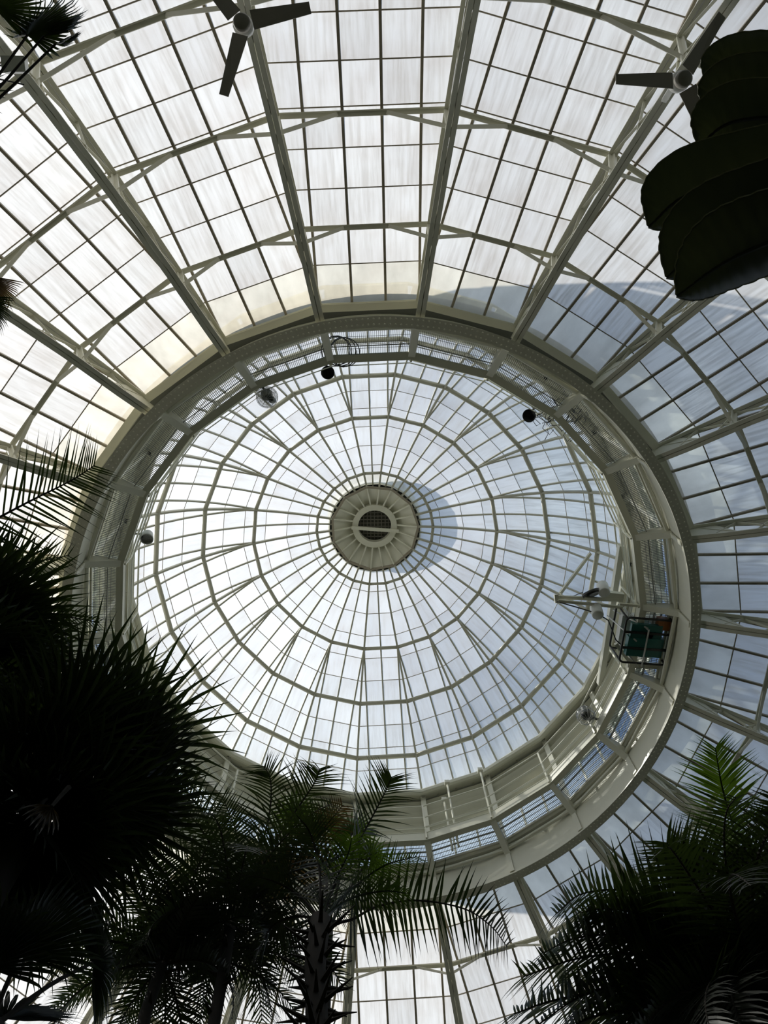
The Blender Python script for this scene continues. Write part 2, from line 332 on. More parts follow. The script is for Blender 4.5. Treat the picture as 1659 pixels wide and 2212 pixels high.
for k in range(NB*18):
    t=2*pi*k/(NB*18)
    for R in (11.18,11.36): m_.lathe([(.012,-.012),(.02,0)],6,(R*S*sin(t),-R*S*cos(t),Z(28.78)))
put('rivets',m_.mesh('rivets',M['paint']),g,kind='stuff')
# ------------------------------------------------------------------ gallery walkway
gm=[]
Rg=10.0; hwi=Rg*sin(HALF); aI=Rg*cosH
m_=MB(); m_.beam(YZ(aI+.02,30.78,-hwi),YZ(aI+.02,30.78,hwi),.17,.025); m_.beam(YZ(aI-.06,31.02,-hwi),YZ(aI-.06,31.02,hwi),.025,.32); m_.beam(YZ(aI+.02,31.28,-hwi),YZ(aI+.02,31.28,hwi),.15,.02)
gm.append(('edge_beam',m_.mesh('edge_beam',M['paint'])))
aO=11.08*cosH; hwo=aO*tanH
m_=MB(); m_.beam(YZ(aO,30.78,-hwo),YZ(aO,30.78,hwo),.05,.08); gm.append(('outer_edge_beam',m_.mesh('outer_edge_beam',M['paint'])))
m_=MB(); nb_=46
for k in range(nb_):
    x=-hwi+2*hwi*(k+.5)/nb_; m_.beam(YZ(aI+.1,30.84,x),YZ(aO-.05,30.84,x*(aO/aI)),.008,.028)
for k in range(5):
    a=aI+.15+(aO-aI-.25)*k/4; m_.beam(YZ(a,30.86,-a*tanH),YZ(a,30.86,a*tanH),.008,.02)
gm.append(('grating',m_.mesh('grating',M['grate'])))
m_=MB()
for a,x in ((aI+.45,0),): m_.beam(YZ(a,30.72,-a*tanH),YZ(a,30.72,a*tanH),.02,.05)
gm.append(('grating_bearer',m_.mesh('grating_bearer',M['grate'])))
rails=[]
for k,(da,h) in enumerate(((-.16,31.5),(-.16,32.2),(-.16,33.0),(-.28,31.38))):
    a=aI+da; m_=MB(); m_.tube([YZ(a,h,-a*tanH),YZ(a,h,a*tanH)],.022 if k<3 else .014,6); rails.append(('rail_pipe',m_.mesh('rail_pipe',M['paint'])))
m_=MB(); a=aI+1.06; m_.tube([YZ(a,30.2,-a*tanH*.96),YZ(a,30.2,a*tanH*.96)],.05,8); gm.append(('drain_pipe',m_.mesh('drain_pipe',M['paint'])))
br=[]
m_=MB()
for sx in (-.07,.07):
    q=[(9.98,31.25),(9.98,30.78),(11.12,29.9),(11.12,30.6)]
    m_.hexa([YZ(R,h)+Vector((sx-.008,0,0)) for R,h in q]+[YZ(R,h)+Vector((sx+.008,0,0)) for R,h in q])
m_.beam(YZ(9.98,30.78),YZ(11.12,29.9),.16,.02,up=(0,1,0)); m_.beam(YZ(11.08,28.9),YZ(11.08,30.4),.13,.03,up=(0,1,0))
br.append(('bracket',m_.mesh('bracket',M['paint'])))
m_=MB(); m_.beam(YZ(9.84,30.8),YZ(9.84,33.0),.045,.045,up=(0,1,0)); br.append(('rail_post',m_.mesh('rail_post',M['paint'])))
for i in range(NB):
    b=empty('gallery_bay','straight length of maintenance gallery with mesh floor and pipe rails','gallery',rz=bay_rot(i+.5),group='lengths of the maintenance gallery',kind='structure')
    for n_,me in gm+rails: put(n_,me,b)
    for n_,me in br:
        o=put(n_,me,b); o.rotation_euler=(0,0,-HALF)
# ------------------------------------------------------------------ clerestory drum: clear windows below, louvre slats above
cm=[]; aC=11.30*cosH; hc=aC*tanH
for k in range(3):
    m_=MB(); x0,x1=-hc+2*hc*k/3,-hc+2*hc*(k+1)/3; m_.pane([YZ(aC+.1,30.95,x0),YZ(aC+.1,32.9,x0),YZ(aC+.1,32.9,x1),YZ(aC+.1,30.95,x1)]); cm.append(('pane',m_.mesh('pane',[M['clearg'],M['outer']])))
for k in (1,2):
    x=-hc+2*hc*k/3; m_=MB(); m_.beam(YZ(aC+.08,30.9,x),YZ(aC+.08,32.9,x),.05,.07,up=(0,1,0)); cm.append(('mullion',m_.mesh('mullion',M['paint'])))
m_=MB(); m_.beam(YZ(aC,32.96,-hc),YZ(aC,32.96,hc),.12,.08); cm.append(('transom',m_.mesh('transom',M['paint'])))
m_=MB(); m_.beam(YZ(aC,30.7,-hc),YZ(aC,30.7,hc),.2,.12); cm.append(('sill',m_.mesh('sill',M['paint'])))
for k in range(6):
    h=33.15+k*.42; m_=MB(); m_.beam(YZ(aC+.06,h,-hc*.97),YZ(aC+.06,h,hc*.97),.24,.025,up=(0,.55,.83)); cm.append(('slat',m_.mesh('slat',M['paint'])))
m_=MB(); m_.beam(YZ(aC+.3,34.25,-hc*1.02),YZ(aC+.3,34.25,hc*1.02),.03,2.6*S); cm.append(('back_panel',m_.mesh('back_panel',M['paint'])))
m_=MB(); a=10.78*cosH; m_.tube([YZ(a,35.45,-a*tanH),YZ(a,35.45,a*tanH)],.1,8); cm.append(('base_tube',m_.mesh('base_tube',M['paint'])))
m_=MB(); m_.beam(YZ(aC+.35,35.62,-hc*1.03),YZ(aC+.35,35.62,hc*1.03),.95,.06); m_.beam(YZ(aC+1.05,35.75,-hc*1.09),YZ(aC+1.05,35.75,hc*1.09),.05,.26); cm.append(('cornice',m_.mesh('cornice',M['paint'])))
for h in (36.4,36.9,37.4):
    a=aC+1.1; m_=MB(); m_.tube([YZ(a,h,-a*tanH),YZ(a,h,a*tanH)],.03,5); cm.append(('outside_rail',m_.mesh('outside_rail',M['paint'])))
cp=[]
m_=MB(); m_.beam(YZ(11.15,30.6),YZ(11.15,35.6),.15,.10,up=(0,1,0)); cp.append(('post',m_.mesh('post',M['paint'])))
m_=MB(); m_.beam(YZ(12.35,35.7),YZ(12.35,37.5),.05,.05,up=(0,1,0)); cp.append(('outside_rail_post',m_.mesh('outside_rail_post',M['paint'])))
for i in range(NB):
    b=empty('clerestory_bay','bay of the upright drum wall with clear panes below louvre slats','clerestory bay',rz=bay_rot(i+.5),group='bays of the drum wall',kind='structure')
    for n_,me in cm: put(n_,me,b)
    for n_,me in cp:
        o=put(n_,me,b); o.rotation_euler=(0,0,-HALF)
# ------------------------------------------------------------------ upper dome
RS=12.445; C0=(-.377,30.829)
def dp(phi,x=0,dr=0):
    r=RS+dr; return Vector((x*S,(C0[0]+r*sin(phi))*S,Z(C0[1]+r*cos(phi))))
def dR(phi): return C0[0]+RS*sin(phi)
def pv(R): return math.asin((R-C0[0])/RS)
dm=[]; D2=math.radians
rows=[pv(2.2)]+[D2(12.3+5.3*k) for k in range(1,11)]+[D2(68.1)]
PC=pv(6.08); WD=6.08*sin(HALF); GL=.14
def ap(phi): return (C0[0]+(RS+GL)*sin(phi))*cosH   # apothem of the glass polygon
def gp(phi,x):
    return Vector((x*S,ap(phi)*S,Z(C0[1]+(RS+GL)*cos(phi))))
for p0,p1 in zip(rows,rows[1:]):
    w0,w1=ap(p0)*tanH,ap(p1)*tanH
    for sg in (1,-1):
        a0,a1=min(w0,WD),min(w1,WD)
        cells=[[(0,p1),(a1,p1),(a0,p0),(0,p0)]]
        if w1-WD>.03:
            q=[(WD,p1),(w1,p1),(max(w0,WD),p0),(WD,p0)]
            if w0-WD<.01: q=q[:3]
            cells.append(q)
        for q in cells:
            if sg<0: q=[(-x,p) for x,p in q][::-1]
            m_=MB(); m_.pane([gp(p,x) for x,p in q]); dm.append(('pane',m_.mesh('pane',[M['domeg'],M['outer']])))
fine=[rows[0]+(rows[-1]-rows[0])*k/12 for k in range(13)]
m_=MB(); m_.strip([gp(p,0)-Vector((0,0,.03)) for p in fine],.045,.07); dm.append(('glazing_bar',m_.mesh('glazing_bar',M['dpaint'])))
for sg in (1,-1):
    m_=MB(); m_.strip([gp(PC+(rows[-1]-PC)*k/8,sg*WD)-Vector((0,0,.03)) for k in range(9)],.045,.07); dm.append(('glazing_bar',m_.mesh('glazing_bar',M['dpaint'])))
for p in rows[1:-1]:
    m_=MB(); w=ap(p)*tanH; m_.beam(gp(p,-w)-Vector((0,0,.01)),gp(p,w)-Vector((0,0,.01)),.016,.02); dm.append(('joint_strip',m_.mesh('joint_strip',M['bar'])))
for R,rr in ((10.093,.075),(8.313,.07),(6.082,.062),(3.0,.05)):
    p=pv(R); w=R*sin(HALF); y=R*cosH*S; z=Z(C0[1]+RS*cos(p)); m_=MB(); m_.tube([Vector((-w*S,y,z)),Vector((w*S,y,z))],rr,8); dm.append(('ring_purlin',m_.mesh('ring_purlin',M['dpaint'],True)))
dr_=[]
m_=MB(); m_.strip([dp(p,0,-.02) for p in fine],.06,.10); dr_.append(('rib',m_.mesh('rib',M['dpaint'])))
for i in range(NB):
    b=empty('dome_bay','gore of the upper glass dome between two curved ribs','dome bay',rz=bay_rot(i+.5),group='glazed gores of the upper dome',kind='structure')
    for n_,me in dm: put(n_,me,b)
    for n_,me in dr_:
        o=put(n_,me,b); o.rotation_euler=(0,0,-HALF)
# ------------------------------------------------------------------ lantern at the crown
la=empty('lantern','closed conical crown of the dome with ribbed soffit, hub ring and dark grille','lantern',loc=(0,0,Z(43.0)),kind='structure')
la_z=lambda h:(h-43.0)*S
N11=11
for k in range(N11):
    t0=PH+2*pi*(k*2)/NB; t1=PH+2*pi*(k*2+2)/NB; m_=MB(); q=[]
    for R,h,t in ((2.25,43.0,t0),(2.25,43.0,t1),(1.1,43.75,t1),(1.1,43.75,t0)): q.append(Vector((R*S*sin(t),-R*S*cos(t),la_z(h))))
    m_.hexa([p-Vector((0,0,.012)) for p in q]+[p+Vector((0,0,.012)) for p in q]); put('soffit_panel',m_.mesh('soffit_panel',M['paint']),la)
    m_=MB(); m_.beam(q[0]+Vector((0,0,-.02)),q[1]+Vector((0,0,-.02)),.07,.1); put('rim_beam',m_.mesh('rim_beam',M['bar']),la)
for k in range(NB):
    t=PH+2*pi*k/NB; d=Vector((sin(t),-cos(t),0)); m_=MB(); m_.beam(d*2.2*S+Vector((0,0,la_z(42.95))),d*1.12*S+Vector((0,0,la_z(43.45))),.045,.07); put('soffit_rib',m_.mesh('soffit_rib',M['paint']),la)
m_=MB(); m_.lathe([(.86*S,la_z(43.35)),(1.16*S,la_z(43.35)),(1.16*S,la_z(43.75)),(.86*S,la_z(43.75)),(.86*S,la_z(43.35))],44,cap=False); put('hub_ring',m_.mesh('hub_ring',M['paint']),la)
m_=MB(); m_.lathe([(.001,la_z(44.05)),(1.0*S,la_z(44.05)),(1.0*S,la_z(44.1))],32); put('grille_backing',m_.mesh('grille_backing',M['dark']),la)
m_=MB()
for k in range(-4,5):
    x=k*.19*S; l=math.sqrt(max(0,.9**2-(k*.19)**2))*S
    for a,b in ((Vector((x,-l,0)),Vector((x,l,0))),(Vector((-l,x,0)),Vector((l,x,0)))): m_.beam(a+Vector((0,0,la_z(44.0))),b+Vector((0,0,la_z(44.0))),.022,.03)
put('grille',m_.mesh('grille',M['fan']),la)
m_=MB(); m_.beam((-1.2*S,.02,la_z(43.28)),(1.25*S,.16,la_z(43.28)),.11,.07); put('cross_bar',m_.mesh('cross_bar',M['paint']),la)
m_=MB(); m_.lathe([(2.35*S,la_z(43.0)),(2.45*S,la_z(43.15)),(2.3*S,la_z(44.4)),(2.5*S,la_z(44.6)),(.9*S,la_z(45.6)),(.001,la_z(45.7))],22,cap=False); put('roof_cap',m_.mesh('roof_cap',M['paint']),la)
# ------------------------------------------------------------------ ceiling fans on the trusses
def polar(R,h,i):
    t=PH+2*pi*i/NB; return Vector((R*S*sin(t),-R*S*cos(t),Z(h)))
def fan(hub, az0, toward, label):
    f=empty('ceiling_fan',label,'fan',hub,group='ceiling fans on the trusses')
    m=MB(); m.lathe([(.001,-.10),(.105,-.10),(.125,-.07),(.125,.04),(.09,.07)],24); put('hub_cap',m.mesh('hub_cap',M['fan'],True),f)
    m=MB(); m.lathe([(.10,.07),(.15,.10),(.15,.24),(.07,.30),(.05,.42)],20); put('motor',m.mesh('motor',M['white'],True),f)
    m=MB(); d=toward-hub; m.beam((0,0,.38),tuple(d),.06,.09); m.beam((0,0,.30),tuple(d+Vector((0,0,-.18))),.035,.035); put('bracket',m.mesh('bracket',M['white']),f)
    for k in range(3):
        a=az0+k*2*pi/3; r=Vector((cos(a),sin(a),0)); s_=Vector((-sin(a),cos(a),0)); m=MB()
        q0,q1=r*.15,r*1.02; w0,w1=.135,.075; tl=.045
        m.hexa([q0-s_*w0+Vector((0,0,-tl)),q0+s_*w0*.8+Vector((0,0,tl)),q1+s_*w1+Vector((0,0,tl*.5)),q1-s_*w1+Vector((0,0,-tl*.5)),
                q0-s_*w0+Vector((0,0,-tl+.014)),q0+s_*w0*.8+Vector((0,0,tl+.014)),q1+s_*w1+Vector((0,0,tl*.5+.014)),q1-s_*w1+Vector((0,0,-tl*.5+.014))])
        put('blade',m.mesh('blade',M['fan']),f)
    return f
hz1=21.9*S; h1=P(523,50,hz1); h2=P(1475,172,hz1)
fan(h1,math.radians(-12),polar(18.75,23.5,0),'three-bladed grey-brown fan on the truss between the two topmost purlin ends at top centre')
fan(h2,math.radians(-60),polar(18.4,23.9,2),'three-bladed grey-brown fan on the truss beside the broad leaves')
pb_=P(32,140,20.6*S); eb=empty('equipment_box','small pale equipment box on the truss chord at the top left','box',pb_)
m=MB(); m.beam((-.16,0,0),(.16,0,0),.2,.14); put('case',m.mesh('case',M['white']),eb)
m=MB(); m.tube([(-.16,0,0),(-.26,.05,-.08),(-.2,.2,-.1),(.1,.25,0)],.012,5); put('cord',m.mesh('cord',M['black']),eb)
# ------------------------------------------------------------------ floodlights and caged lamps on the gallery rail
def flood(u,v,label,tilt):
    p=P(u,v,31.4*S); f=empty('floodlight',label,'lamp',p,group='black floodlights under the gallery rail'); ax=(Vector(tilt)).normalized()
    m=MB(); m.lathe([(.075,.26),(.13,.22),(.155,.05),(.16,0),(.145,0),(.14,.02)],24,ax=-ax*1.0,o=-ax*.0); put('housing',m.mesh('housing',M['white' if label.startswith('grey') else 'black'],True),f)
    m=MB(); m.lathe([(.001,.03),(.142,.02)],24,ax=-ax); put('lens',m.mesh('lens',M['lens'],True),f)
    t=Vector((p.x,p.y,0)).normalized(); m=MB(); m.beam(-ax*.2,t*.36+Vector((0,0,.1)),.05,.03); put('bracket',m.mesh('bracket',M['steel']),f)
flood(708,805,'black round floodlight facing straight down by the cable coil on the gallery',(.02,.05,-1))
flood(1143,898,'black round floodlight under the gallery rail near the tangle of dark cables',(-.25,-.1,-1))
flood(317,1165,'grey floodlight hanging on the rail above the big dark fan palm',(.1,.35,-1))
def caged(u,v,label,r=.25):
    p=P(u,v,31.3*S); f=empty('globe_lamp',label,'lamp',p,group='clear globe lamps on the gallery rail')
    m=MB(); m.lathe([(r*sin(pi*k/10)+.0001,-r*cos(pi*k/10)) for k in range(11)],20); put('globe',m.mesh('globe',M['glassy'],True),f)
    m=MB()
    for k in range(6):
        a=pi*k/6; m.tube([Vector((cos(a)*sin(b),sin(a)*sin(b),cos(b)))*(r+.006) for b in [2*pi*j/20 for j in range(20)]],.0045,4,closed=True)
    for zz in (-.6,-.2,.2,.6): rr=math.sqrt(1-zz*zz)*(r+.006); m.tube([Vector((cos(2*pi*j/20)*rr,sin(2*pi*j/20)*rr,zz*r)) for j in range(20)],.0045,4,closed=True)
    put('wire_cage',m.mesh('wire_cage',M['steel']),f)
    t=Vector((p.x,p.y,0)).normalized(); m=MB(); rnd=random.Random(u)
    m.lathe([(.05,r*.9),(.15,r*.5),(.12,-r*.1),(.001,-r*.4)],10,o=t*.05); m.lathe([(.03,.0),(.09,.1),(.05,.22)],8,o=t*.02+Vector((.05,.03,-.05)),ax=(.5,.4,.6))
    put('lamp_core',m.mesh('lamp_core',M['black'],True),f)
    m=MB(); m.beam((0,0,r*.7),tuple(t*(r+.16)+Vector((0,0,.1))),.05,.05); put('bracket',m.mesh('bracket',M['black']),f)
caged(577,858,'clear wire-caged globe lamp below the sunny upper left of the gallery rail')
caged(1265,1545,'clear wire-caged globe lamp on the rail below the teal generator')
# ------------------------------------------------------------------ coil of cable lying on the gallery mesh
m=MB(); c0=P(738,757,31.05*S); rnd=random.Random(3); pts=[]
for k in range(70):
    a=k*2*pi/16; r=.33+.05*sin(k*.37); pts.append(c0+Vector((cos(a)*r+.10*sin(k*.09),sin(a)*r,.03+.0015*k)))
m.tube(pts,.012,5); o=put('cable_coil',m.mesh('cable_coil',M['black'])); o['label']='loose coil of black cable lying on the gallery mesh floor'; o['category']='cable'
# ------------------------------------------------------------------ wiring tangles on the gallery
def tangle(u,v,label,n,sp,seed,z=31.2):
    rnd=random.Random(seed); c=P(u,v,z*S); m=MB()
    for k in range(n):
        p=c+Vector((rnd.uniform(-sp,sp),rnd.uniform(-sp,sp),rnd.uniform(0,.2))); q=[p]
        for j in range(7): p=p+Vector((rnd.uniform(-.16,.16),rnd.uniform(-.16,.16),rnd.uniform(-.06,.06))); q.append(p.copy())
        m.tube(q,.009,4)
    o=put('cable_bundle',m.mesh('cable_bundle',M['black'])); o['label']=label; o['category']='cable'
tangle(1195,880,'tangle of dark cables on the gallery mesh beside the black floodlight',14,.2,5,30.98)
tangle(1240,915,'second tangle of dark cables just past the bracket from that floodlight',9,.16,6,30.98)
# ------------------------------------------------------------------ generator in its tube frame, hung in a gap of the gallery
gz=30.4*S
def GP(u,v,z=gz): return P(u,v,z)
ga=GP(1362,1345); gb=GP(1440,1352); gc=GP(1432,1425); gd=GP(1352,1420); gcen=(ga+gb+gc+gd)/4
gen=empty('generator','teal engine generator inside a black tube frame on the gallery gap','generator',gcen)
gx=((gb-ga)+(gc-gd)).normalized(); gy=Vector((0,0,1)).cross(gx).normalized(); gw=.60; gl=.60; gh=.85
G=lambda x,y,z: gx*x*gw+gy*y*gl+Vector((0,0,z))
def rrect(z,k=.82,n=4):
    pts=[]
    for (sx,sy),a0 in zip(((1,1),(-1,1),(-1,-1),(1,-1)),(0,90,180,270)):
        for j in range(n+1):
            a=math.radians(a0+90*j/n); pts.append(G(sx*k+(1-k)*cos(a),sy*k+(1-k)*sin(a),z))
    return pts
for z in (0,gh):
    m=MB(); m.tube(rrect(z),.028,8,closed=True); put('frame_tube',m.mesh('frame_tube',M['black'],True),gen)
for sx,sy in ((1,1),(-1,1),(-1,-1),(1,-1)):
    m=MB(); m.tube([G(sx*.95,sy*.95,0),G(sx*.95,sy*.95,gh)],.026,8); put('frame_post',m.mesh('frame_post',M['black'],True),gen)
for y in (-.35,.35):
    m=MB(); m.beam(G(-1,y,.02),G(1,y,.02),.06,.03); put('cross_rail',m.mesh('cross_rail',M['black']),gen)
m=MB(); m.lathe([(.001,-.34),(.22,-.34),(.27,-.28),(.27,.2),(.23,.3),(.001,.3)],20,o=G(-.1,-.05,.36),ax=gy); put('engine_block',m.mesh('engine_block',M['teal'],True),gen)
m=MB(); m.beam(G(-.75,.3,.12),G(.75,.3,.12),.5,.2); m.beam(G(-.7,-.4,.1),G(.6,-.4,.1),.36,.12); put('base_pan',m.mesh('base_pan',M['teal']),gen)
m=MB(); m.lathe([(.001,0),(.1,0),(.13,.03),(.13,.2),(.001,.2)],14,o=G(.1,-.25,.04),ax=(0,0,1)); put('air_filter',m.mesh('air_filter',M['black'],True),gen)
m=MB(); m.beam(G(.45,-.72,.2),G(.9,-.72,.2),.26,.3); put('control_panel',m.mesh('control_panel',M['orange']),gen)
for y in (-.55,.75):
    m=MB(); m.tube([G(1,y-.12,.02),G(1.3,y-.1,.03),G(1.34,y,.03),G(1.3,y+.1,.03),G(1,y+.12,.02)],.02,6); put('carry_handle',m.mesh('carry_handle',M['black'],True),gen)
m=MB(); m.beam(G(-.8,0,gh-.1),G(.8,0,gh-.1),.8,.25); put('fuel_tank',m.mesh('fuel_tank',M['white']),gen)
m=MB()
for (u0,v0),(u1,v1),w in (((1338,1305),(1420,1312),.06),((1355,1435),(1440,1440),.12),((1330,1390),(1368,1440),.09),((1445,1340),(1442,1440),.05)):
    m.beam(P(u0,v0,30.9*S),P(u1,v1,30.9*S),w,w)
o=put('platform_frame',m.mesh('platform_frame',M['paint']),kind='structure'); o['label']='pale steel bars of the open gallery platform around the generator'; o['category']='frame'
for (u0,v0,z0),(u1,v1,z1) in (((1325,1318,32.),(1400,1358,30.3)),((1345,1312,32.),(1402,1362,30.3)),((1402,1360,30.3),(1386,1440,30.3)),((1312,1330,32),(1375,1385,30.3)),((1338,1390,31),(1378,1440,30.3))):
    m=MB(); m.tube([P(u0,v0,z0*S)-gcen,P(u1,v1,z1*S)-gcen],.022,6); put('guard_tube',m.mesh('guard_tube',M['steel'],True),gen)
# ------------------------------------------------------------------ hoist arm
hp=P(1330,1300,31.6*S); ho=empty('hoist','pale hoist arm with white drum and pulley wheel reaching in from the gallery','hoist',hp)
def HP(u,v,h): return P(u,v,h*S)-hp
m=MB(); m.beam(HP(1206,1290,31.6),HP(1345,1296,31.6),.09,.07); m.beam(HP(1206,1298,31.4),HP(1345,1312,31.4),.07,.06); put('arm',m.mesh('arm',M['paint']),ho)
m=MB(); m.beam(HP(1210,1282,31.7),HP(1275,1196,33.2),.07,.07); put('brace',m.mesh('brace',M['paint']),ho)
m=MB(); m.beam(HP(1201,1284,31.6),HP(1203,1302,31.5),.1,.12); put('tip_block',m.mesh('tip_block',M['paint']),ho)
for u,v,h in ((1303,1272,31.6),(1289,1320,31.2)):
    m=MB(); m.lathe([(.001,-.2),(.13,-.2),(.15,-.17),(.15,.17),(.13,.2),(.001,.2)],16,o=HP(u,v,h),ax=(.1,-.2,1)); put('motor_drum',m.mesh('motor_drum',M['white'],True),ho)
m=MB(); m.lathe([(.001,-.03),(.2,-.03),(.22,-.05),(.24,-.05),(.24,.05),(.22,.05),(.2,.03),(.001,.03)],24,o=HP(1278,1282,31.6),ax=(.3,.75,-.6)); put('pulley_wheel',m.mesh('pulley_wheel',M['black'],True),ho)
m=MB(); m.beam(HP(1300,1285,31.7),HP(1345,1290,31.7),.22,.18); put('gearbox',m.mesh('gearbox',M['paint']),ho)
m=MB(); m.tube([HP(1204,1300,31.4),HP(1240,1310,31.2),HP(1290,1325,31.1),HP(1314,1340,31.),HP(1322,1360,30.9),HP(1330,1382,30.8),HP(1352,1402,30.6)],.016,6); put('power_cable',m.mesh('power_cable',M['black'],True),ho)
m=MB(); m.tube([HP(1258,1280,31.7),HP(1240,1287,31.7),HP(1206,1292,31.6)],.01,5); put('hoist_cable',m.mesh('hoist_cable',M['black']),ho)
# runway beam the hoist travels on
m=MB(); a,b=P(1342,1178,32.4*S),P(1296,1478,32.4*S); m.beam(a,b,.14,.2); m.beam(a+Vector((.12,0,.3)),b+Vector((.12,0,.3)),.06,.06)
o=put('runway_beam',m.mesh('runway_beam',M['paint']),kind='structure'); o['label']='straight runway beam bridging one corner of the gallery above the generator'; o['category']='beam'
# conduits rising up the louvred drum wall
for k,(u,v0,v1,lab) in enumerate(((979,1732,1860,'tallest of three pale conduits climbing the far gallery wall'),(971,1768,1860,'short pale conduit beside the tall one on the far gallery wall'),(1072,1730,1765,'pale conduit with a junction box at a post of the far wall'))):
    p0=P(u,v0,34.6*S if k!=1 else 33.4*S); d=Vector((p0.x,p0.y,0)).normalized(); p0.x,p0.y=(d*10.1*S).x,(d*10.1*S).y
    t=empty('conduit',lab,'conduit',p0)
    m=MB(); m.tube([(0,0,0),(0,0,-(2.9 if k==0 else 2.2 if k==1 else 1.6))],.03,7); put('pipe',m.mesh('pipe',M['paint'],True),t)
    m=MB(); m.beam((0,-.07,.05),(0,.07,.05),.14,.12); put('junction_box',m.mesh('junction_box',M['paint']),t)
# ================================================================== PLANTS
UP=Vector((0,0,1))
def spline(pts,n):
    pts=[Vector(p) for p in pts]; q=[pts[0]*2-pts[1]]+pts+[pts[-1]*2-pts[-2]]; out=[]
    for k in range(n+1):
        t=k/n*(len(pts)-1); i=min(int(t),len(pts)-2); f=t-i; a,b,c,d=q[i:i+4]
        out.append(.5*((2*b)+(c-a)*f+(2*a-5*b+4*c-d)*f*f+(3*b-a-3*c+d)*f*f*f))
    return out
def blade(m, p, d, nrm, L, w, droop, seg=3):
    """narrow pointed leaflet, folded along its midline"""
    b=len(m.v); side=d.cross(nrm).normalized(); q=p.copy(); dd=d.copy()
    for k in range(seg+1):
        f=k/seg; ww=w*(.55+.45*math.sin(pi*min(1,f*1.25+.2)))*(1-f**3)
        if k<seg: m.v += [tuple(q-side*ww/2+nrm*ww*.12),tuple(q+side*ww/2+nrm*ww*.12)]
        else: m.v.append(tuple(q))
        dd=(dd+Vector((0,0,-droop/seg))).normalized(); q=q+dd*L/seg
    for k in range(seg-1): m.face([b+2*k,b+2*k+1,b+2*k+3,b+2*k+2])
    e=b+2*(seg-1); m.face([e,e+1,e+2])
def frond(parent, path, L=.5, n=48, w=.03, mt='leaf', hint=None, droop=.5, fwd=.55, seed=0, name='frond', r=.016, lift=.25, bare=.08):
    rnd=random.Random(seed); pts=spline(path,28); hint=(hint or UP); m=MB()
    for k in range(n):
        f=bare+(1-bare)*(k+.5)/n; i=min(27,int(f*28)); g=f*28-i; p=pts[i].lerp(pts[i+1],g); t=(pts[i+1]-pts[i]).normalized()
        sd=t.cross(hint); sd=(sd if sd.length>.05 else t.orthogonal()).normalized(); nm=sd.cross(t).normalized()
        ll=L*(.3+.7*math.sin(pi*min(1,.2+f*.76)))*rnd.uniform(.85,1.1); fw=fwd+.5*f*f
        for sg in (1,-1):
            d=(sd*sg+t*(fw+rnd.uniform(-.12,.12))+nm*(lift+rnd.uniform(-.15,.15))).normalized()
            blade(m,p,d,nm,ll,w*(1-.45*f*f)*rnd.uniform(.8,1.15),droop*rnd.uniform(.5,1.4))
    o=put(name,m.mesh(name,M[mt]),parent); m=MB(); m.tube(pts,r,5,r1=.004); put('rachis',m.mesh('rachis',M['leafg' if mt=='leafg' else 'bark']),o); return o
def fanleaf(parent, base, hub, R, mt='leaf', n=34, spread=300, normal=None, droop=.35, seed=0, split=.55, cup=.25, w=1.0):
    rnd=random.Random(seed); base,hub=Vector(base),Vector(hub); t=(hub-base).normalized(); nm=(normal or UP); nm=(nm-t*nm.dot(t)); nm=(nm if nm.length>.05 else t.orthogonal()).normalized(); sd=t.cross(nm)
    m=MB(); da=math.radians(spread)/n
    def dirn(a,c): return (t*cos(a)+sd*sin(a)+nm*c).normalized()
    for k in range(n):
        a=-math.radians(spread)/2+(k+.5)*da; rr=R*(.8+.2*cos(a*.6))*rnd.uniform(.9,1.06); zig=.045*rr
        b=len(m.v); r1=rr*split
        dm_=dirn(a,cup); d0,d1=dirn(a-da/2,cup),dirn(a+da/2,cup)
        m.v += [tuple(hub),tuple(hub+d0*r1*.6-nm*zig*.6),tuple(hub+dm_*r1*.6+nm*zig*.6),tuple(hub+d1*r1*.6-nm*zig*.6)]
        p=hub+dm_*r1; ww=r1*da*.92*w; side=(d1-d0).normalized()
        m.v += [tuple(p-side*ww/2-nm*zig*.5),tuple(p+nm*zig*.3),tuple(p+side*ww/2-nm*zig*.5)]
        dd=(dm_+Vector((0,0,-droop*rnd.uniform(.2,.8)))).normalized(); p2=p+dd*(rr-r1)*.55
        m.v += [tuple(p2-side*ww*.28),tuple(p2+side*ww*.28)]
        dd=(dd+Vector((rnd.uniform(-.1,.1),rnd.uniform(-.1,.1),-droop*rnd.uniform(.4,1.6)))).normalized(); m.v.append(tuple(p2+dd*(rr-r1)*.5))
        for q in ((0,1,2),(0,2,3),(1,4,5,2),(2,5,6,3),(4,7,8,5),(5,8,6),(7,9,8)): m.face([b+i for i in q])
    o=put('fan_leaf',m.mesh('fan_leaf',M[mt]),parent)
    m=MB(); mid=(base+hub)/2+Vector((0,0,.06*(hub-base).length)); m.tube(spline([base,mid,hub],6),.02,5,r1=.012); put('petiole',m.mesh('petiole',M['bark']),o); return o
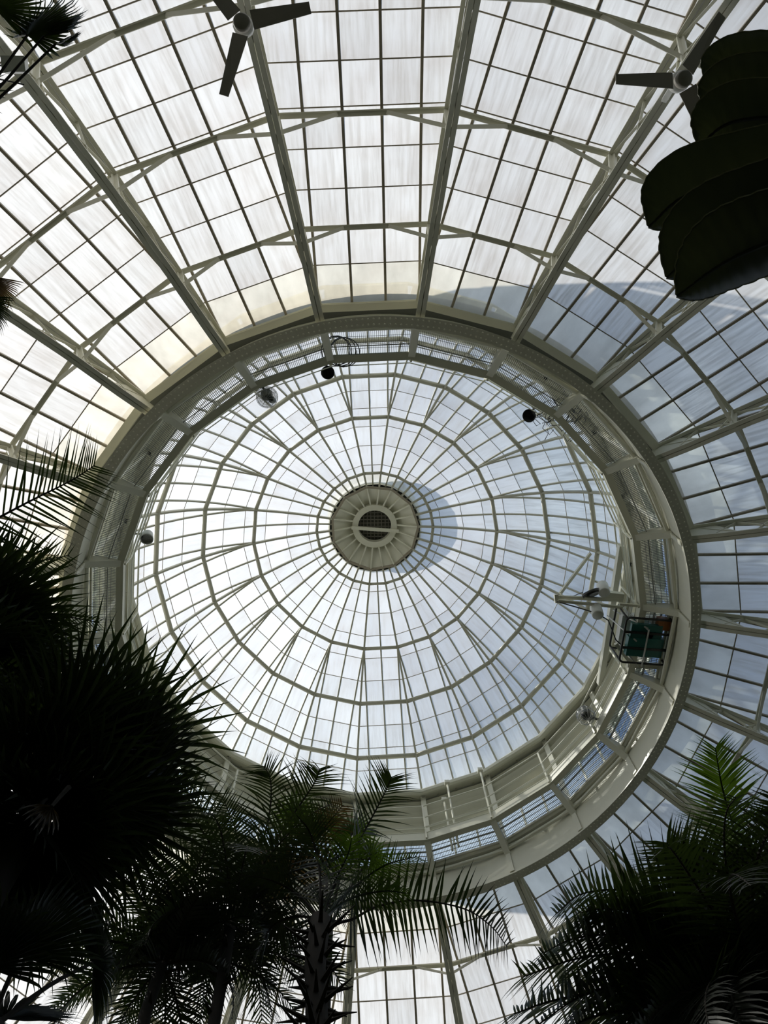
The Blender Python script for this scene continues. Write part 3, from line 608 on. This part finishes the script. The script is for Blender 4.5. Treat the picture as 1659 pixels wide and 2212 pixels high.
def trunk(parent, top, r0=.17, r1=.12, stubs=0, seed=0, stub_len=.25, span=2.5):
    rnd=random.Random(seed); m=MB(); n=14; H_=top.z
    m.tube([Vector((rnd.uniform(-.03,.03)*(0<k<n),rnd.uniform(-.03,.03)*(0<k<n),H_*k/n-.0)) for k in range(n+1)],r0,12,r1=r1)
    o=put('trunk',m.mesh('trunk',M['bark'],True),parent)
    for k in range(stubs):
        z=H_-.1-span*k/stubs; a=k*2.4; d=Vector((cos(a),sin(a),0)); m=MB(); p=d*r1*.8+Vector((0,0,z)); l=stub_len*rnd.uniform(.7,1.3)
        q=p+d*l+Vector((0,0,l*rnd.uniform(.1,.5))); m.beam(p,q,.045,.02,w1=.006,h1=.006); put('leaf_base',m.mesh('leaf_base',M['bark']),parent)
    return o
def palm(name,label,crown,cat='palm'):
    return empty(name,label,cat,(crown.x,crown.y,0))
def loc(par,p): return Vector(p)-par.location
def PX(par,pts): return [P(u,v,z)-par.location for u,v,z in pts]
def fill_fronds(par,crown,n,L,seed,ln=.45,e=(15,75),mt='leaf',w=.027,nl=34,az=(0,360),droop=1.0):
    rnd=random.Random(seed); c=loc(par,crown)
    for k in range(n):
        a=math.radians(az[0]+(az[1]-az[0])*(k+rnd.uniform(.1,.9))/n); el=math.radians(rnd.uniform(*e)); h=Vector((cos(a),sin(a),0)); l=L*rnd.uniform(.8,1.15); p=c.copy(); path=[p.copy()]
        for j in range(5): p=p+(h*cos(el)+UP*sin(el))*l/5; path.append(p.copy()); el-=droop*rnd.uniform(.25,.42)
        frond(par,path,ln,nl,w,mt,seed=seed*100+k)
def fill_fans(par,crown,n,pl,R,seed,e=(-35,80),mt='leaf',az=(0,360),spread=240,split=.55,droop=.35):
    rnd=random.Random(seed); c=loc(par,crown)
    for k in range(n):
        a=math.radians(az[0]+(az[1]-az[0])*((k*0.618)%1)); el=math.radians(e[0]+(e[1]-e[0])*((k+.5)/n)); d=Vector((cos(a)*cos(el),sin(a)*cos(el),sin(el))); l=pl*rnd.uniform(.8,1.2)
        hub=c+d*l+Vector((0,0,-.12*l)); nm=(UP*cos(el)-Vector((cos(a),sin(a),0))*sin(el)+Vector((rnd.uniform(-.4,.4),rnd.uniform(-.4,.4),0))).normalized()
        fanleaf(par,c+Vector((0,0,-.25+.3*k/n)),hub,R*rnd.uniform(.75,1.25),mt,max(12,int(spread/8)),spread,nm,droop,seed*100+k,split)
# ---- big dark fan palm filling the lower left
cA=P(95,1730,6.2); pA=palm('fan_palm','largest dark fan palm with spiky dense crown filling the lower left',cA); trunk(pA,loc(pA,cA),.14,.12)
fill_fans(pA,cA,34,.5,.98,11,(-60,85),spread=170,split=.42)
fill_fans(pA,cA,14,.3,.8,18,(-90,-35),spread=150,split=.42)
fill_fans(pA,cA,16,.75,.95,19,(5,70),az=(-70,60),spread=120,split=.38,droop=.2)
fanleaf(pA,loc(pA,P(150,1700,5.4)),loc(pA,P(112,1742,5.2)),.22,'dry',9,150,Vector((0,.4,1)),.9,181,.4)
# ---- fan palm higher at the left edge, behind it
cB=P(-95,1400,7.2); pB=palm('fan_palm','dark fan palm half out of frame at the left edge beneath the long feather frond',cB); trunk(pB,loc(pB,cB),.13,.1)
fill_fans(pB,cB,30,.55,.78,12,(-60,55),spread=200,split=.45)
# ---- low fan palm in the bottom left corner
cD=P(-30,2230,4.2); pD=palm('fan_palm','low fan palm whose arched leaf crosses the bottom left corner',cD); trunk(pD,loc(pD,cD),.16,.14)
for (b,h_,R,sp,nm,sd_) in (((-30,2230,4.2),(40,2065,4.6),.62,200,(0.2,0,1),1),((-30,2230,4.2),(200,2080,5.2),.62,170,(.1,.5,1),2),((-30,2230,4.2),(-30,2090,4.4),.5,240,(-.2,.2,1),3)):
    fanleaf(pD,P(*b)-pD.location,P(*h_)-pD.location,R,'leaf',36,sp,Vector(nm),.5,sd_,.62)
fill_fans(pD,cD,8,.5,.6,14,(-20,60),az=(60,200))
# ---- tall fan palm at the top left, only leaf ends reach into frame
cT=P(-150,330,9.4); pT=palm('fan_palm','tall fan palm outside the top left edge with drooping leaf ends in view',cT); trunk(pT,loc(pT,cT),.2,.15)
for (h_,R,sp,nm,mt,sd_) in (((60,75,9.7),.68,200,(.2,.8,.6),'leaf',21),((95,78,9.6),.55,110,(.1,.9,.3),'leaf',27),((120,95,9.5),.34,150,(.6,.5,.2),'leaf',28),((-10,20,9.9),.6,230,(0,.4,1),'leaf',22),((-30,595,9.3),.42,120,(.3,.2,1),'dry',23),((-35,640,9.0),.42,130,(.4,-.2,.8),'leaf',24),((-45,770,8.6),.36,110,(.8,-.2,.4),'dry',25)):
    fanleaf(pT,loc(pT,cT),P(*h_)-pT.location,R,mt,30,sp,Vector(nm),.55,sd_,.6)
fill_fans(pT,cT,8,.7,.7,26,(0,80),az=(120,290))
# ---- feather palm at the left edge
cL=P(-200,1230,7.6); pL=palm('feather_palm','feather palm off the left edge with one long frond across the bright roof',cL); trunk(pL,loc(pL,cL),.14,.11)
frond(pL,PX(pL,[(-200,1230,7.6),(-80,1160,8.0),(60,1085,8.15),(150,1040,8.1),(205,1005,8.0)]),.74,36,.028,hint=Vector((.2,.2,1)),seed=31,fwd=.6,droop=.15,lift=.1)
frond(pL,PX(pL,[(-200,1230,7.6),(-60,1225,8.0),(60,1215,8.1),(150,1200,8.0)]),.5,30,.018,seed=32,fwd=.8,droop=.5)
frond(pL,PX(pL,[(-200,1230,7.6),(-40,1300,7.8),(80,1320,7.7),(215,1345,7.5)]),.36,46,.018,seed=33,fwd=.8,droop=.4)
fill_fronds(pL,cL,5,1.7,34,az=(110,250))
# ---- slender feather palm in the lower middle
cM=P(500,1985,7.4); pM=palm('feather_palm','tallest of the central feather palms, its grey trunk right of the big fan palm',cM); trunk(pM,loc(pM,cM),0.06,.055,16,41,.12)
for k,(pts,L) in enumerate(([[(500,1985,7.4),(545,1880,8.0),(580,1770,8.5),(585,1690,8.7),(570,1655,8.8)],.5],[[(500,1985,7.4),(560,1870,8.0),(640,1750,8.5),(680,1690,8.6),(690,1660,8.6)],.55],
    [[(500,1985,7.4),(480,1860,8.0),(440,1760,8.4),(390,1700,8.5),(340,1680,8.4)],.5],[[(500,1985,7.4),(440,1900,7.9),(370,1850,8.1),(290,1840,8.0)],.5],
    [[(500,1985,7.4),(560,1930,7.9),(640,1880,8.1),(720,1850,8.0)],.5],[[(500,1985,7.4),(470,1990,7.8),(400,2010,7.8),(330,2080,7.4)],.5],[[(500,1985,7.4),(560,1985,7.8),(620,2020,7.7),(655,2100,7.2)],.48],
    [[(500,1985,7.4),(520,1900,8.1),(510,1800,8.6),(480,1720,8.8)],.5],[[(500,1985,7.4),(470,2040,7.6),(440,2110,7.4),(420,2200,6.8)],.48],[[(500,1985,7.4),(530,2040,7.6),(570,2120,7.3),(590,2200,6.8)],.48],[[(500,1985,7.4),(600,1900,8.),(690,1800,8.3),(740,1740,8.4)],.46])):
    frond(pM,PX(pM,pts),L*1.15,36,.028,'dry' if k in (4,10) else 'leaf',seed=50+k,droop=.8,fwd=.5)
fill_fronds(pM,cM,16,1.6,43,.5,(-5,65),az=(0,360))
# ---- second slender palm behind, further left
cN=P(350,2085,7.0); pN=palm('feather_palm','shorter feather palm behind the big fan palm near the bottom edge',cN); trunk(pN,loc(pN,cN),0.06,.055,12,42,.12)
fill_fronds(pN,cN,22,1.35,44,.42,(-10,75))
# ---- shaggy trunked palm with the long arching frond
cS=P(692,1985,6.6); pS=palm('feather_palm','palm with shaggy spiked trunk and one arching frond reaching right',cS); trunk(pS,loc(pS,cS),.11,.09,130,45,.24,2.9)
frond(pS,PX(pS,[(692,1985,6.6),(750,1990,7.0),(815,1958,7.3),(900,1945,7.4),(1000,1962,7.2),(1060,2000,6.9),(1095,2045,6.5)]),.56,42,.038,hint=Vector((.0,.35,1)),seed=61,fwd=.12,droop=.25,lift=.0,bare=.18)
frond(pS,PX(pS,[(692,1985,6.6),(730,1900,7.2),(785,1800,7.8),(830,1715,8.1),(846,1678,8.2)]),.58,38,.028,hint=Vector((.1,-.2,1)),seed=62,fwd=.55,droop=.5)
for k,pts in enumerate(([(692,1985,6.6),(760,1920,7.1),(830,1870,7.3),(900,1850,7.2)],[(692,1985,6.6),(690,1880,7.2),(670,1800,7.5),(640,1760,7.5)],[(692,1985,6.6),(640,1930,7.1),(580,1900,7.2),(520,1890,7.1)],[(692,1985,6.6),(760,1940,7.0),(830,1925,7.1),(880,1930,7.0)],[(692,1985,6.6),(720,1910,7.1),(750,1850,7.3),(760,1810,7.3)],[(692,1985,6.6),(640,1980,6.9),(590,2000,6.9),(560,2050,6.6)])):
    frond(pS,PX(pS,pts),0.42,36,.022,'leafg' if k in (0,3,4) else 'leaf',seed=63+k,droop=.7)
# ---- small bright fan palm between them
cG=P(708,2010,8.0); pG=palm('fan_palm','small yellow-green fan palm among the central feather palms',cG); trunk(pG,loc(pG,cG),.08,.06)
for (h_,R,nm,sd_) in (((702,1785,9.2),.42,(.1,.3,1),71),((640,1760,9.0),.36,(-.3,.2,1),72),((760,1800,9.0),.40,(.3,.1,1),73),((800,1850,8.8),.36,(.4,0,1),74),((590,1880,8.7),.36,(-.3,.1,1),75)):
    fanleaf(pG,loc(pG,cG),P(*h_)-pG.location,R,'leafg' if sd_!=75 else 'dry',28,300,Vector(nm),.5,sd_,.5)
# ---- big feather palm at the lower right
cR=P(1640,2130,4.8); pR=palm('feather_palm','big feather palm in the lower right with sunlit green frond tips',cR); trunk(pR,loc(pR,cR),.11,.09)
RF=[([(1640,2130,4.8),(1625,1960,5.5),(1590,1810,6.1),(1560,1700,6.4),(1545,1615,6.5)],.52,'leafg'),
    ([(1640,2130,4.8),(1560,2030,5.3),(1470,1970,5.6),(1360,1925,5.8),(1260,1930,5.6),(1200,1975,5.3)],.50,'leaf'),
    ([(1640,2130,4.8),(1500,2090,5.1),(1380,2060,5.2),(1250,2070,5.0),(1130,2110,4.7)],.46,'leaf'),
    ([(1640,2130,4.8),(1500,2130,5.0),(1380,2120,5.0),(1260,2150,4.8),(1160,2215,4.4)],.46,'leaf'),
    ([(1640,2130,4.8),(1700,1960,5.5),(1710,1820,5.9),(1680,1720,6.0)],.5,'leaf'),
    ([(1640,2130,4.8),(1580,2000,5.4),(1500,1890,5.8),(1440,1820,5.9)],.5,'leaf'),
    ([(1640,2130,4.8),(1560,2170,4.9),(1450,2190,4.9),(1350,2240,4.6)],.46,'leaf'),
    ([(1640,2130,4.8),(1540,2060,5.2),(1430,2010,5.4),(1320,2000,5.3)],.48,'leaf'),
    ([(1640,2130,4.8),(1600,2030,5.3),(1560,1940,5.6),(1500,1860,5.8)],.48,'leaf'),
    ([(1640,2130,4.8),(1560,2090,5.0),(1480,2060,5.2),(1400,2110,5.0)],.46,'leaf'),
    ([(1640,2130,4.8),(1580,2140,5.0),(1500,2150,5.0),(1420,2200,4.8)],.46,'leaf'),
    ([(1640,2130,4.8),(1660,2020,5.3),(1640,1900,5.7),(1600,1840,5.8)],.46,'leaf'),
    ([(1640,2130,4.8),(1500,2050,5.2),(1370,2020,5.3),(1250,2025,5.1),(1170,2060,4.8)],.46,'leaf'),
    ([(1640,2130,4.8),(1480,2150,5.0),(1330,2140,5.0),(1200,2160,4.7),(1110,2190,4.4)],.46,'leaf'),
    ([(1640,2130,4.8),(1500,2180,4.9),(1380,2180,4.9),(1270,2200,4.7),(1200,2250,4.4)],.46,'leaf'),
    ([(1640,2130,4.8),(1540,2030,5.3),(1420,1990,5.5),(1300,1975,5.4),(1230,2010,5.1)],.46,'leaf')]
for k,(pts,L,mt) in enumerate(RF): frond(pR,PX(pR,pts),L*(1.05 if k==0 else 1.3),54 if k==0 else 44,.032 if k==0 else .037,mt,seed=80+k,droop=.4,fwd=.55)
fill_fronds(pR,cR,28,1.5,95,.5,(-20,60),w=.03)
# ---- broad-leaved plant at the upper right
bb=P(1900,560,3.2); pb=empty('broad_leaved_plant','broad paddle-leaved plant with stacked dark leaves at the upper right edge','plant',(bb.x,bb.y,0))
m=MB(); m.tube([(0,0,0),(.03,.02,1.5),(0,0,bb.z)],.11,12,r1=.06); put('stem',m.mesh('stem',M['bark'],True),pb)
def paddle(tip,mid,base,hw,seed,roll,z0,z1):
    a,b,c=P(*tip,z1),P(*mid,(z0+z1)/2+.08),P(*base,z0); pts=spline([c-pb.location,b-pb.location,a-pb.location],36); m=MB(); mg=[[],[]]
    ncol=9; bi=len(m.v)
    for k,p in enumerate(pts):
        f=k/36; t=(pts[min(k+1,36)]-pts[max(k-1,0)]).normalized(); sd=t.cross(UP).normalized(); nm=sd.cross(t); sd,nm=(sd*cos(roll)+nm*sin(roll)),(nm*cos(roll)-sd*sin(roll))
        ww=hw*1.08*(1.0 if f<.35 else max(.01,1-((f-.35)/.65)**1.9)**.75)*(.85+.15*min(1,f*2))
        for j in range(ncol):
            x=(j/(ncol-1)-.5)*2; rip=.006*sin(k*2.1+j) ; q=p+sd*x*ww+nm*(ww*.55*x*x+rip); m.v.append(tuple(q))
            if j==0: mg[0].append(q)
            if j==ncol-1: mg[1].append(q)
    for k in range(36):
        for j in range(ncol-1): i=bi+k*ncol+j; m.face([i,i+1,i+ncol+1,i+ncol])
    o=put('leaf',m.mesh('leaf',M['broad'],True),pb)
    mm=MB(); mm.tube(pts,.012,6,r1=.004); put('midrib',mm.mesh('midrib',M['broad']),o)
    mm=MB(); mm.tube(mg[0],.0032,4); mm.tube(mg[1],.0032,4); put('leaf_edge',mm.mesh('leaf_edge',M['margin']),o)
    mm=MB(); mm.tube([pts[0],Vector((0,0,bb.z-.1))],.02,6); put('petiole',mm.mesh('petiole',M['broad']),o)
for k,(t_,m_,b_,hw,rl,z0,z1) in enumerate((((1462,640),(1580,560),(1800,470),.165,.25,3.2,3.4),((1440,600),(1545,505),(1800,400),.17,.2,3.4,3.6),((1400,490),(1500,415),(1800,330),.17,.1,3.6,3.85),
    ((1506,318),(1590,262),(1800,250),.16,.1,3.9,4.1),((1522,245),(1600,195),(1800,180),.16,.0,4.1,4.3),((1524,180),(1600,135),(1800,120),.15,-.1,4.3,4.5))):
    paddle(t_,m_,b_,hw,k,rl,z0,z1)
